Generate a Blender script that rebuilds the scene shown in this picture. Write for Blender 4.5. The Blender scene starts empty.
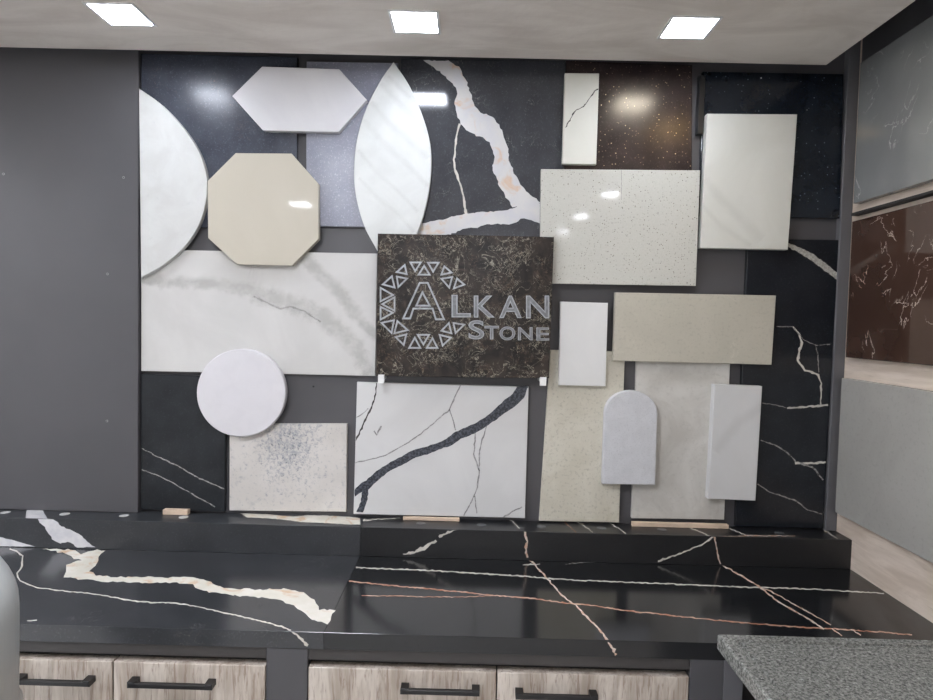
import bpy, math, random
from mathutils import Vector, Matrix
random.seed(7)
PI = math.pi
col = bpy.context.scene.collection
sc = bpy.context.scene

# ------------------------------------------------------------------ camera (solved from the room's lines)
FPX, PITCH, YAW, ROLL = 649.6, 0.0446, -0.0063, -0.0242
CAM = Vector((0, -1.8742, 1.57))
fw = Vector((math.sin(YAW)*math.cos(PITCH), math.cos(YAW)*math.cos(PITCH), -math.sin(PITCH)))
r0 = Vector((math.cos(YAW), -math.sin(YAW), 0)); u0 = r0.cross(fw)
ri = r0*math.cos(ROLL) - u0*math.sin(ROLL); up = u0*math.cos(ROLL) + r0*math.sin(ROLL)
cd = bpy.data.cameras.new('camera'); cam = bpy.data.objects.new('camera', cd); col.objects.link(cam)
cd.sensor_width = 36; cd.lens = FPX*36/933; cd.clip_start = .02
cam.matrix_world = Matrix(((ri.x, up.x, -fw.x, CAM.x), (ri.y, up.y, -fw.y, CAM.y), (ri.z, up.z, -fw.z, CAM.z), (0, 0, 0, 1)))
sc.camera = cam

def U(px, py, ax, val):
    d = fw + ri*((px-466.5)/FPX) - up*((py-350)/FPX)
    i = 'xyz'.index(ax); t = (val-CAM[i])/d[i]
    return CAM + d*t

class Plane:                       # a flat face of the room: local (a, b) plus n = height above it
    def __init__(s, ax, val): s.ax, s.val, s.lim = ax, val, None
    def P(s, a, b, n=0):
        if s.ax == 'y': return Vector((a, s.val-n, b))
        if s.ax == 'z': return Vector((a, b, s.val+n))
        return Vector((s.val-n, a, b))
    def q(s, px, py):
        p = U(px, py, s.ax, s.val)
        return {'y': (p.x, p.z), 'z': (p.x, p.y), 'x': (p.y, p.z)}[s.ax]
    def cl(s, p): return (p[0], min(max(p[1], s.lim[0]), s.lim[1])) if s.lim else p
    @property
    def sg(s): return -1 if s.ax == 'x' else 1

def area(p): return sum(p[i][0]*p[(i+1) % len(p)][1]-p[(i+1) % len(p)][0]*p[i][1] for i in range(len(p)))/2

def inset(p, d):
    n = len(p); out = []
    for i in range(n):
        a, b, c = Vector(p[i-1]), Vector(p[i]), Vector(p[(i+1) % n])
        e1 = (b-a).normalized(); e2 = (c-b).normalized()
        n1 = Vector((-e1.y, e1.x)); n2 = Vector((-e2.y, e2.x))
        m = (n1+n2); m = m.normalized() if m.length > 1e-6 else n1
        k = d/max(.3, m.dot(n1)); out.append(tuple(b+m*k))
    return out

def clip(poly, conv):              # poly: list of (a,b,u,v), conv: ccw convex outline
    for i in range(len(conv)):
        ax, ay = conv[i]; bx, by = conv[(i+1) % len(conv)]
        sd = lambda p: (bx-ax)*(p[1]-ay)-(by-ay)*(p[0]-ax)
        out = []
        for j in range(len(poly)):
            p, q = poly[j-1], poly[j]; sp, sq = sd(p), sd(q)
            if (sp < 0) != (sq < 0):
                t = sp/(sp-sq); out.append(tuple(p[k]+(q[k]-p[k])*t for k in range(4)))
            if sq >= 0: out.append(q)
        poly = out
        if len(poly) < 3: return []
    return poly

class MB:
    def __init__(s): s.v = []; s.f = []; s.m = []; s.uv = []; s.sm = []; s.mats = []; s.k = 0
    def mi(s, m):
        if m not in s.mats: s.mats.append(m)
        return s.mats.index(m)
    def face(s, pts, m, uv=None, sm=False):
        i = len(s.v); s.v += [Vector(p) for p in pts]
        s.f.append(list(range(i, i+len(pts)))); s.m.append(s.mi(m)); s.uv.append(uv); s.sm.append(sm)
    def raw(s, vs, fs, m, sm=False):
        i = len(s.v); s.v += [Vector(p) for p in vs]
        for f in fs: s.f.append([i+k for k in f]); s.m.append(s.mi(m)); s.uv.append(None); s.sm.append(sm)
    def prism(s, pl, pts, th, m, ch=.001):
        if area(pts) < 0: pts = pts[::-1]
        n = len(pts); ins = inset(pts, ch)
        vs = [pl.P(a, b, 0) for a, b in ins]+[pl.P(a, b, -ch) for a, b in pts]+[pl.P(a, b, -th) for a, b in pts]
        fs = [list(range(n)), list(range(3*n-1, 2*n-1, -1))]
        for r in (0, 1):
            for i in range(n):
                j = (i+1) % n; fs.append([r*n+j, r*n+i, (r+1)*n+i, (r+1)*n+j])
        if pl.sg < 0: fs = [f[::-1] for f in fs]
        s.raw(vs, fs, m); s.out = ins
        return ins
    def box(s, x0, x1, y0, y1, z0, z1, m, ch=.0008):
        return s.prism(Plane('z', z1), [(x0, y0), (x1, y0), (x1, y1), (x0, y1)], z1-z0, m, ch)
    def fbox(s, x0, x1, y0, y1, z0, z1, m, ch=.0008):   # chamfered towards the room (-y)
        return s.prism(Plane('y', y0), [(x0, z0), (x1, z0), (x1, z1), (x0, z1)], y1-y0, m, ch)
    def lift(s): s.k += 1; return .00012+.00004*(s.k % 12)
    def line(s, pl, pts, m, conv=None, jit=.25, soft=1.0, closed=False, step=3.0):
        # pts: (px, py, width_px); a pattern strip lying on the face
        if jit or step:
            P = []
            for i in range(len(pts)-(0 if closed else 1)):
                a, b = pts[i], pts[(i+1) % len(pts)]
                n = max(1, int(math.hypot(b[0]-a[0], b[1]-a[1])/step)) if step else 1
                for k in range(n):
                    t = k/n; w = a[2]+(b[2]-a[2])*t
                    jx, jy = (random.uniform(-jit, jit), random.uniform(-jit, jit)) if k or jit > .3 else (0, 0)
                    P.append((a[0]+(b[0]-a[0])*t+jx, a[1]+(b[1]-a[1])*t+jy, w*(1+random.uniform(-jit, jit)*(.8 if w < 5 else .25))))
            if not closed: P.append(pts[-1])
        else: P = list(pts)
        Q = []
        for x, y, w in P:
            a = Vector(pl.q(x, y)); s1 = Vector(pl.q(x+1, y)); s2 = Vector(pl.q(x, y+1))
            Q.append((a, w/2*soft, (s1-a), (s2-a)))
        n = len(Q); S = []
        for i in range(n):
            x0, y0, _ = P[max(0, i-1)] if not closed else P[i-1]
            x1, y1, _ = P[min(n-1, i+1)] if not closed else P[(i+1) % n]
            L = math.hypot(x1-x0, y1-y0) or 1; nx, ny = -(y1-y0)/L, (x1-x0)/L
            a, h, sx, sy = Q[i]; o = (sx*nx+sy*ny)*h
            S.append((Vector(pl.cl(tuple(a+o))), Vector(pl.cl(tuple(a-o)))))
        h = s.lift()
        for i in range(n if closed else n-1):
            j = (i+1) % n
            quad = [(S[i][0].x, S[i][0].y, i/n, 0), (S[j][0].x, S[j][0].y, (i+1)/n, 0), (S[j][1].x, S[j][1].y, (i+1)/n, 1), (S[i][1].x, S[i][1].y, i/n, 1)]
            if abs(area([(q[0], q[1]) for q in quad])) < 1e-10: continue
            if area([(q[0], q[1]) for q in quad]) < 0: quad = quad[::-1]
            if conv: quad = clip(quad, conv)
            if not quad: continue
            if pl.sg < 0: quad = quad[::-1]
            s.face([pl.P(q[0], q[1], h) for q in quad], m, [(q[2], q[3]) for q in quad])
    def patch(s, pl, pts, m, jit=.5, step=2.5, keep=()):
        # an irregular patch of another colour in the stone, pixel outline
        P = []
        for i in range(len(pts)):
            a, b = pts[i], pts[(i+1) % len(pts)]
            n = max(1, int(math.hypot(b[0]-a[0], b[1]-a[1])/step))
            for k in range(n):
                t = k/n; j = jit if i not in keep else 0
                P.append((a[0]+(b[0]-a[0])*t+random.uniform(-j, j), a[1]+(b[1]-a[1])*t+random.uniform(-j, j)*.6))
        Q = [pl.cl(pl.q(*p)) for p in P]
        if area(Q)*pl.sg < 0: Q = Q[::-1]
        h = s.lift(); s.face([pl.P(a, b, h) for a, b in Q], m)
    def lathe(s, c, prof, m, n=48, sm=True):
        vs = []; fs = []
        for r, z in prof:
            for i in range(n): vs.append((c[0]+r*math.cos(2*PI*i/n), c[1]+r*math.sin(2*PI*i/n), z))
        for k in range(len(prof)-1):
            for i in range(n):
                j = (i+1) % n; fs.append([k*n+i, k*n+j, (k+1)*n+j, (k+1)*n+i])
        fs.append([i for i in range(n)][::-1]); fs.append([(len(prof)-1)*n+i for i in range(n)])
        s.raw(vs, fs, m, sm)
    def build(s, name, parent=None, origin=None):
        xs = [v.x for v in s.v]; ys = [v.y for v in s.v]; zs = [v.z for v in s.v]
        o = Vector(origin) if origin is not None else Vector(((min(xs)+max(xs))/2, (min(ys)+max(ys))/2, min(zs)))
        me = bpy.data.meshes.new(name); me.from_pydata([v-o for v in s.v], [], s.f)
        uvl = me.uv_layers.new(name='vein')
        for p, mi, uv, sm in zip(me.polygons, s.m, s.uv, s.sm):
            p.material_index = mi; p.use_smooth = sm
            if uv:
                for li, t in zip(p.loop_indices, uv): uvl.data[li].uv = t
        for m in s.mats: me.materials.append(m)
        me.validate(); me.update()
        ob = bpy.data.objects.new(name, me); col.objects.link(ob)
        ob['o'] = list(o)
        if parent is not None:
            ob.parent = parent; ob.location = o-Vector(parent['o'])
        else: ob.location = o
        return ob

def tag(o, label=None, cat=None, group=None, kind=None):
    if label: o['label'] = label
    if cat: o['category'] = cat
    if group: o['group'] = group
    if kind: o['kind'] = kind
    return o
def struct(o): o['kind'] = 'structure'; return o
def empty(name, loc):
    o = bpy.data.objects.new(name, None); col.objects.link(o); o.location = loc; o['o'] = list(loc); o.empty_display_size = .05
    return o

# ------------------------------------------------------------------ materials
def lin(c):
    return tuple((x/255/12.92 if x/255 <= .04045 else ((x/255+.055)/1.055)**2.4) for x in c)+(1,)
class NT:
    def __init__(s, name):
        s.mat = bpy.data.materials.new(name); s.mat.use_nodes = True; s.t = s.mat.node_tree
        s.t.nodes.clear(); s.out = s.t.nodes.new('ShaderNodeOutputMaterial')
        s.b = s.t.nodes.new('ShaderNodeBsdfPrincipled'); s.t.links.new(s.b.outputs[0], s.out.inputs[0])
        s.co = s.t.nodes.new('ShaderNodeTexCoord').outputs['Object']
    def n(s, ty, **k):
        x = s.t.nodes.new(ty)
        for a, b in k.items(): setattr(x, a, b)
        return x
    def L(s, a, b): s.t.links.new(a, b)
    def put(s, sock, v):
        if hasattr(v, 'is_output'): s.L(v, sock)
        else: sock.default_value = v
    def map(s, sx, sy, sz, rot=(0, 0, 0)):
        m = s.n('ShaderNodeMapping'); s.L(s.co, m.inputs[0]); m.inputs['Scale'].default_value = (sx, sy, sz); m.inputs['Rotation'].default_value = rot
        return m.outputs[0]
    def noise(s, scale, detail=4, rough=.5, dist=0, vec=None):
        x = s.n('ShaderNodeTexNoise'); s.L(vec or s.co, x.inputs['Vector']); x.inputs['Scale'].default_value = scale
        x.inputs['Detail'].default_value = detail; x.inputs['Roughness'].default_value = rough; x.inputs['Distortion'].default_value = dist
        return x.outputs['Fac']
    def vor(s, scale, feature='F1', vec=None, out='Distance'):
        x = s.n('ShaderNodeTexVoronoi', feature=feature); s.L(vec or s.co, x.inputs['Vector']); x.inputs['Scale'].default_value = scale
        return x.outputs[out]
    def math(s, op, a, b=0.0, c=None):
        x = s.n('ShaderNodeMath', operation=op); s.put(x.inputs[0], a); s.put(x.inputs[1], b)
        if c is not None: s.put(x.inputs[2], c)
        return x.outputs[0]
    def ramp(s, v, lo, hi, a=0.0, b=1.0):
        x = s.n('ShaderNodeMapRange', interpolation_type='SMOOTHSTEP'); s.put(x.inputs[0], v)
        x.inputs[1].default_value = lo; x.inputs[2].default_value = hi; x.inputs[3].default_value = a; x.inputs[4].default_value = b
        return x.outputs[0]
    def mix(s, f, a, b):
        x = s.n('ShaderNodeMix', data_type='RGBA'); s.put(x.inputs[0], f)
        s.put(x.inputs[6], a if hasattr(a, 'is_output') else lin(a)); s.put(x.inputs[7], b if hasattr(b, 'is_output') else lin(b))
        return x.outputs[2]
    def ridge(s, scale, w, detail=5, dist=1.0, vec=None):     # thin wandering lines
        nz = s.noise(scale, detail, .55, dist, vec)
        return s.ramp(s.math('ABSOLUTE', s.math('SUBTRACT', nz, .5)), 0, w, 1, 0)
    def fin(s, colr, rough=.3, spec=.5, metal=0, bump=None, bstr=.1, bdist=.001, coat=0):
        s.put(s.b.inputs['Base Color'], colr if hasattr(colr, 'is_output') else lin(colr))
        s.put(s.b.inputs['Roughness'], rough); s.b.inputs['Specular IOR Level'].default_value = spec; s.b.inputs['Metallic'].default_value = metal
        if coat: s.b.inputs['Coat Weight'].default_value = coat; s.b.inputs['Coat Roughness'].default_value = .04
        if bump is not None:
            bm = s.n('ShaderNodeBump'); bm.inputs['Strength'].default_value = bstr; bm.inputs['Distance'].default_value = bdist
            s.L(bump, bm.inputs['Height']); s.L(bm.outputs[0], s.b.inputs['Normal'])
        return s.mat

def plain(name, c, rough=.5, spec=.5, metal=0, var=.06, scale=8, bump=0):
    t = NT(name); nz = t.noise(scale, 5)
    a = tuple(max(0, x*(1-var)) for x in c); b = tuple(min(255, x*(1+var)) for x in c)
    return t.fin(t.mix(t.ramp(nz, .3, .7), a, b), rough, spec, metal, t.noise(250, 3) if bump else None, bump)

def vein(name, c1, c2=None, rough=.2, thr=.5, soft=.25, nscale=60, namp=.5, alpha=1.0, cscale=25, sharp=.5, spec=.5):
    """mineral vein with ragged edge; v of the 'vein' map runs across it"""
    t = NT(name); c2 = c2 or c1
    uv = t.n('ShaderNodeUVMap', uv_map='vein').outputs[0]
    sx = t.n('ShaderNodeSeparateXYZ'); t.L(uv, sx.inputs[0])
    d = t.math('ABSOLUTE', t.math('SUBTRACT', t.math('MULTIPLY', sx.outputs[1], 2.0), 1.0))
    nz = t.math('MULTIPLY', t.math('SUBTRACT', t.noise(nscale, 5, .6), .5), namp)
    m = t.ramp(t.math('ADD', d, nz), thr, thr+soft, alpha, 0)
    if alpha < 1: m = t.math('MULTIPLY', m, t.ramp(t.noise(nscale*.7, 6, .65), .3, .6, .45, 1))
    t.fin(t.mix(t.ramp(t.noise(cscale, 5, .6), .5-sharp*.3, .5+sharp*.3), c1, c2), rough, spec)
    tr = t.n('ShaderNodeBsdfTransparent'); mx = t.n('ShaderNodeMixShader')
    t.L(m, mx.inputs[0]); t.L(tr.outputs[0], mx.inputs[1]); t.L(t.b.outputs[0], mx.inputs[2]); t.L(mx.outputs[0], t.out.inputs[0])
    return t.mat

M = {}
M['laminate'] = plain('charcoal laminate', (80, 79, 82), .42, .5, var=.03, scale=3)
M['laminate_lt'] = plain('grey laminate', (100, 100, 103), .4, .5, var=.03, scale=3)
M['carcass'] = plain('dark cabinet carcass', (40, 38, 38), .6, .4)
M['rail'] = plain('dark brown grey rail', (62, 59, 58), .45, .5, var=.04)
M['black'] = plain('matt black metal', (24, 23, 24), .4, .5, var=.05)
M['edge'] = plain('pale edge', (176, 160, 138), .6)
M['screw'] = plain('screw', (150, 150, 150), .35, .5, metal=.8)
M['hole'] = plain('screw hole', (30, 30, 32), .6)
M['void'] = plain('dark ceiling void', (66, 66, 70), .8)
M['woodblock'] = plain('raw pine block', (208, 186, 164), .6, .3, var=.06, scale=20)
M['hook'] = plain('white plastic clip', (226, 226, 224), .35)
M['frame_w'] = plain('white lamp frame', (230, 230, 230), .4)
M['cap_l'] = plain('pale cap', (190, 190, 188), .3); M['cap_d'] = plain('dim cap', (92, 94, 96), .3)

def em(name, c, s):
    t = NT(name); t.fin((255, 255, 255), .3); t.b.inputs['Emission Color'].default_value = lin(c); t.b.inputs['Emission Strength'].default_value = s
    return t.mat
LAMP = 36.0
M['lamp'] = em('cool led diffuser', (236, 242, 255), LAMP)
M['lampw'] = em('warm led diffuser', (255, 226, 175), LAMP*.3)
M['lampb'] = em('showroom and fill led diffuser', (243, 246, 255), LAMP*1.05)

t = NT('plaster ceiling'); nz = t.noise(3, 6, .6, 1, t.map(1, 3, 1))
M['ceiling'] = t.fin(t.mix(t.ramp(nz, .3, .7), (212, 203, 194), (232, 225, 217)), .55, .4, bump=t.noise(40, 5), bstr=.25, bdist=.004)
t = NT('floor tile'); nz = t.noise(2, 5)
M['floor'] = t.fin(t.mix(nz, (200, 200, 198), (222, 222, 220)), .25)
M['roomwall'] = plain('warm grey room wall', (224, 223, 220), .6, .4, var=.03)

t = NT('beige wood wall'); nz = t.noise(6, 8, .6, .6, t.map(1, .8, 7)); fi = t.noise(30, 6, .6, .2, t.map(1, .5, 10))
c = t.mix(t.ramp(nz, .3, .7), (198, 182, 166), (222, 208, 194)); c = t.mix(t.ramp(fi, .56, .75, 0, .45), c, (168, 148, 134))
M['wallwood'] = t.fin(c, .5, .4)
t = NT('grey beige woodgrain'); nz = t.noise(9, 8, .6, .8, t.map(3.2, 3.2, .55)); fi = t.noise(40, 8, .65, .5, t.map(3.6, 3.6, .3))
c = t.mix(t.ramp(nz, .34, .66), (168, 156, 143), (208, 199, 188)); c = t.mix(t.ramp(fi, .5, .64, 0, .75), c, (134, 114, 100))
c = t.mix(t.ramp(t.noise(14, 6, .6, .3, t.map(2.5, 2.5, .3)), .55, .72, 0, .5), c, (206, 198, 190))
M['wood'] = t.fin(c, .42, .4, bump=fi, bstr=.03)

# stones
def speck(t, base, scale, thr, c, amt=1.0, vec=None):
    d = t.vor(scale, vec=vec); return t.mix(t.ramp(d, thr*.7, thr, amt, 0), base, c)
def starry(name, c1, c2, dots, rough, spec=.5, scratch=None, coat=0):
    t = NT(name); base = t.mix(t.ramp(t.noise(12, 6), .3, .7), c1, c2)
    base = t.mix(t.ramp(t.noise(220, 3, .7), .55, .75, 0, .35), base, tuple(min(255, x*1.6+12) for x in c2))
    for scale, thr, c in dots:
        v = t.n('ShaderNodeTexVoronoi'); t.L(t.co, v.inputs['Vector']); v.inputs['Scale'].default_value = scale
        sp = t.n('ShaderNodeSeparateColor'); t.L(v.outputs['Color'], sp.inputs[0])
        m = t.math('MULTIPLY', t.ramp(v.outputs['Distance'], thr*.6, thr, 1, 0), t.ramp(sp.outputs[0], .55, .7))
        base = t.mix(m, base, c)
    if scratch:
        sc_, w, c = scratch; m = t.math('MULTIPLY', t.ridge(sc_, w, 5, 1.5), t.ramp(t.noise(9, 3), .53, .62, 0, .7)); base = t.mix(m, base, c)
    return t.fin(base, rough, spec, coat=coat)
M['st_navy'] = starry('navy black speckled stone', (54, 58, 68), (68, 72, 82), [(180, .16, (96, 88, 96))], .26, .4, (24, .006, (110, 95, 95)))
M['st_lilac'] = starry('grey lilac speckled stone', (126, 128, 142), (138, 140, 152), [(240, .2, (170, 172, 182)), (160, .16, (96, 98, 112))], .3)
M['st_vein'] = starry('charcoal stone', (56, 58, 63), (66, 68, 73), [(170, .12, (90, 88, 80))], .1, .6, (16, .005, (150, 150, 146)))
M['st_brown'] = starry('brown black sparkling stone', (42, 35, 37), (58, 50, 50), [(120, .22, (120, 104, 90)), (60, .11, (225, 205, 170)), (85, .14, (190, 170, 140))], .24, .42)
M['st_brown'].node_tree.nodes['Principled BSDF'].inputs['Specular Tint'].default_value = (1, .84, .6, 1)
M['st_star'] = starry('blue black starry stone', (22, 27, 35), (28, 34, 42), [(80, .14, (120, 134, 144)), (28, .065, (245, 250, 250))], .12, .5)
M['st_black'] = starry('black marble', (26, 29, 34), (34, 37, 42), [(200, .1, (50, 55, 60))], .16, .4)
M['st_slate'] = starry('black slate', (24, 27, 31), (38, 41, 45), [(200, .1, (58, 60, 64))], .3, .4)
M['st_counter_l'] = starry('charcoal counter stone', (44, 46, 49), (54, 56, 59), [(200, .1, (84, 84, 82))], .2, .75, (22, .006, (104, 102, 96)))
M['st_counter_r'] = starry('black counter stone', (22, 23, 25), (28, 29, 31), [(200, .08, (46, 48, 48))], .14, .65)

M['st_ledge_l'] = starry('charcoal ledge stone', (44, 46, 49), (54, 56, 59), [(200, .1, (84, 84, 82))], .36, .6)
M['st_ledge_r'] = starry('black ledge stone', (22, 23, 25), (28, 29, 31), [(200, .08, (46, 48, 48))], .34, .6)
t = NT('white speckled stone'); c = t.mix(t.noise(300, 2), (188, 187, 178), (206, 205, 197))
for sc_, th, cc, a in ((110, .2, (118, 116, 102), .85), (80, .13, (74, 72, 66), .9), (150, .28, (165, 164, 150), .8)):
    v = t.n('ShaderNodeTexVoronoi'); t.L(t.co, v.inputs['Vector']); v.inputs['Scale'].default_value = sc_
    sp = t.n('ShaderNodeSeparateColor'); t.L(v.outputs['Color'], sp.inputs[0])
    c = t.mix(t.math('MULTIPLY', t.ramp(v.outputs['Distance'], th*.6, th, a, 0), t.ramp(sp.outputs[0], .45, .55)), c, cc)
M['st_whitespeck'] = t.fin(c, .06, .5)
def soft(name, c1, c2, rough=.25, scale=6, c3=None, fine=(0, 0), stretch=(1, 1, 1), dist=.6):
    t = NT(name); c = t.mix(t.ramp(t.noise(scale, 7, .6, dist, t.map(*stretch)), .32, .68), c1, c2)
    if c3: c = t.mix(t.ramp(t.noise(scale*2.2, 8, .68, 1.2), .56, .76, 0, .7), c, c3)
    if fine[0]: c = t.mix(t.ramp(t.noise(fine[0], 3, .7), .52, .7, 0, fine[1]), c, tuple(x*.82 for x in c1))
    return t.fin(c, rough, .45)
M['st_leaf'] = soft('white cloudy marble', (202, 204, 201), (212, 214, 211), .42, 9)
M['st_halfleaf'] = soft('pale grey marble', (194, 194, 191), (203, 204, 201), .4, 12, (188, 189, 188))
M['st_hex'] = soft('off white quartz', (210, 209, 211), (218, 217, 218), .3, 4)
M['st_octagon'] = soft('polished cream quartz', (190, 184, 169), (195, 189, 175), .05, 3)
M['st_white'] = soft('warm white marble', (194, 193, 190), (204, 203, 200), .25, 4)
M['st_circle'] = soft('bright white quartz', (206, 204, 207), (210, 208, 211), .4, 20)
M['st_g'] = soft('ivory marble', (206, 206, 198), (213, 213, 206), .3, 5)
M['st_tilew'] = soft('plain white quartz', (216, 216, 214), (222, 222, 220), .3, 6)
M['st_crack'] = soft('ivory white quartz', (218, 217, 206), (224, 223, 213), .3, 6)
M['st_sage'] = soft('sage beige stone', (184, 180, 166), (192, 187, 173), .3, 6, (206, 202, 188), (120, .35))
M['st_fossil'] = soft('beige limestone', (197, 192, 176), (208, 204, 190), .45, 8, (184, 177, 156), (120, .6))
M['st_cement'] = soft('cloudy cement stone', (186, 183, 176), (208, 206, 200), .45, 6, (172, 166, 157), (90, .2))
M['st_arch'] = soft('pale blue grey quartz', (198, 199, 202), (206, 207, 210), .4, 30, None, (260, .4))
M['st_lt'] = soft('white marble', (204, 204, 203), (212, 212, 211), .3, 4)
M['st_wall_lo'] = soft('grey green stone', (158, 156, 151), (165, 163, 158), .22, 5, None, (90, .2))
# blue flecked slab
t = NT('pale slab with blue grey flecks'); base = t.mix(t.ramp(t.noise(7, 6), .3, .7), (197, 193, 187), (211, 207, 202))
sx = t.n('ShaderNodeSeparateXYZ'); t.L(t.co, sx.inputs[0])
d = t.math('SQRT', t.math('ADD', t.math('POWER', t.math('MULTIPLY', t.math('ADD', sx.outputs[0], .005), 1.0), 2.0), t.math('POWER', t.math('MULTIPLY', t.math('SUBTRACT', sx.outputs[2], .21), .7), 2.0)))
core = t.ramp(d, .0, .17, .13, 0)
fl = t.noise(105, 6, .75, .4)
base = t.mix(t.ramp(t.math('ADD', fl, core), .55, .72, 0, .7), base, (136, 142, 152))
base = t.mix(t.ramp(t.math('ADD', t.noise(110, 4, .7), core), .67, .77, 0, .75), base, (92, 98, 110))
base = t.mix(t.ramp(t.noise(26, 6, .7), .56, .7, 0, .35), base, (150, 152, 158))
M['st_blue'] = t.fin(base, .35)
# logo tile stone
t = NT('dark brown marble'); base = t.mix(t.ramp(t.noise(14, 6, .6, 1), .35, .65), (26, 23, 22), (52, 45, 41))
base = t.mix(t.ramp(t.noise(20, 5, .6, 1.5), .55, .75, 0, .8), base, (76, 64, 56))
w1 = t.math('MULTIPLY', t.ridge(24, .014, 7, 1.6), t.ramp(t.noise(16, 4), .42, .58)); base = t.mix(t.math('MULTIPLY', w1, .75), base, (176, 170, 152))
w2 = t.math('MULTIPLY', t.ridge(36, .013, 7, 1.6), t.ramp(t.noise(21, 4, .5), .48, .6)); base = t.mix(t.math('MULTIPLY', w2, .8), base, (176, 168, 150))
w3 = t.math('MULTIPLY', t.ridge(45, .02, 5, 1.2), t.ramp(t.noise(26, 4, .5, 1), .5, .6)); base = t.mix(t.math('MULTIPLY', w3, .5), base, (120, 100, 80))
M['st_logo'] = t.fin(base, .2, .3)
# right wall slabs
def wisps(name, c1, c2, cv, s1, amt, rough, thr=.5):
    t = NT(name); base = t.mix(t.ramp(t.noise(5, 5), .3, .7), c1, c2)
    w = t.math('MULTIPLY', t.ridge(s1, .006, 7, .8), t.ramp(t.noise(s1*1.6, 3), thr+.03, thr+.12)); base = t.mix(t.math('MULTIPLY', w, amt), base, cv)
    w = t.math('MULTIPLY', t.ridge(s1*1.7, .006, 6, .5), t.ramp(t.noise(s1*1.1, 3, .5, .5), thr+.03, thr+.12)); base = t.mix(t.math('MULTIPLY', w, amt*.8), base, cv)
    return t.fin(base, rough, .6)
M['st_wall_up'] = wisps('smoke grey polished stone', (122, 124, 125), (134, 136, 136), (206, 204, 200), 5, .6, .06, .54)
M['st_wall_br'] = wisps('dark brown polished marble', (60, 43, 36), (72, 53, 45), (224, 206, 192), 6, .8, .05, .5)
# granite
t = NT('grey granite'); n1 = t.noise(170, 5, .75); c = t.mix(t.ramp(n1, .38, .62), (88, 89, 86), (148, 149, 144))
c = t.mix(t.ramp(t.noise(130, 4, .7), .55, .66, 0, .8), c, (176, 178, 173)); c = t.mix(t.ramp(t.noise(140, 4, .7, .5), .57, .66, 0, .85), c, (52, 54, 54))
M['granite'] = t.fin(c, .22, .5, bump=n1, bstr=.1)
t = NT('brushed silver'); nz = t.noise(60, 4, .6, 0, t.map(1, 1, .1))
M['silver'] = t.fin(t.mix(nz, (178, 182, 182), (192, 195, 195)), .36, .5, metal=.2)
M['collar'] = plain('satin collar', (196, 190, 182), .3, .5, metal=.6)
M['engr'] = plain('silver lettering edge', (160, 163, 167), .35, .5, var=.1, scale=60)
M['engr_in'] = plain('silver lettering', (118, 120, 124), .35, .5, var=.12, scale=80)

V = {}
V['cream'] = vein('cream vein', (206, 202, 192), (220, 216, 208), thr=.7, soft=.1, namp=.25)
V['white'] = vein('white vein', (214, 210, 200), (190, 186, 178), thr=.55, soft=.35, nscale=120, namp=.7)
V['pale'] = vein('thin pale vein', (158, 158, 156), (186, 184, 180), thr=.4, soft=.4, nscale=150, namp=1.0, alpha=.75)
V['faint'] = vein('faint grey vein', (150, 150, 150), (126, 126, 128), thr=.3, soft=.6, nscale=110, namp=.9, alpha=.35)
V['orange'] = vein('rust vein', (166, 116, 94), (196, 164, 146), thr=.5, soft=.4, nscale=110, namp=.6, cscale=40)
V['rose'] = vein('rose white vein', (218, 206, 194), (192, 156, 134), thr=.55, soft=.35, nscale=130, namp=.9, cscale=60)
V['dark'] = vein('blue black vein', (40, 43, 50), (78, 82, 90), thr=.72, soft=.12, nscale=90, namp=.5, cscale=160)
V['hair'] = vein('dark hairline', (52, 50, 50), (84, 80, 78), thr=.4, soft=.4, nscale=150, namp=.8)
V['hairg'] = vein('grey hairline', (110, 108, 112), (134, 130, 132), thr=.4, soft=.5, nscale=150, namp=.9, alpha=.6)
V['cloud'] = vein('soft grey vein', (184, 182, 176), (196, 194, 188), thr=.15, soft=.75, nscale=34, namp=1.3, alpha=.32, cscale=50, rough=.25)
V['streak'] = vein('soft streak', (200, 204, 202), (206, 210, 208), thr=.0, soft=1.0, nscale=14, namp=.5, alpha=.1, rough=.3)
V['streakw'] = vein('soft warm streak', (204, 202, 196), (208, 206, 200), thr=.0, soft=1.0, nscale=14, namp=.5, alpha=.07, rough=.3)
V['stonegr'] = vein('grey white band', (150, 148, 142), (186, 184, 178), thr=.75, soft=.2, nscale=120, namp=.5, cscale=180)
t = NT('cream and rust mineral'); c = t.mix(t.ramp(t.noise(18, 6, .6), .3, .7), (198, 198, 202), (208, 206, 203)); c = t.mix(t.ramp(t.noise(15, 5, .6, 1), .52, .66, 0, .8), c, (206, 176, 150))
M['mineral'] = t.fin(c, .12, .5)
t = NT('cream mineral'); c = t.mix(t.ramp(t.noise(18, 6, .6), .3, .7), (216, 212, 198), (226, 222, 212)); c = t.mix(t.ramp(t.noise(13, 5, .6, 1), .52, .66, 0, .75), c, (206, 170, 134))
M['mineral2'] = t.fin(c, .15, .5)
t = NT('white mineral'); c = t.mix(t.ramp(t.noise(30, 6, .6), .3, .7), (196, 196, 200), (214, 213, 213)); M['mineral3'] = t.fin(c, .15, .5)

HSL = .9925
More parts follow.
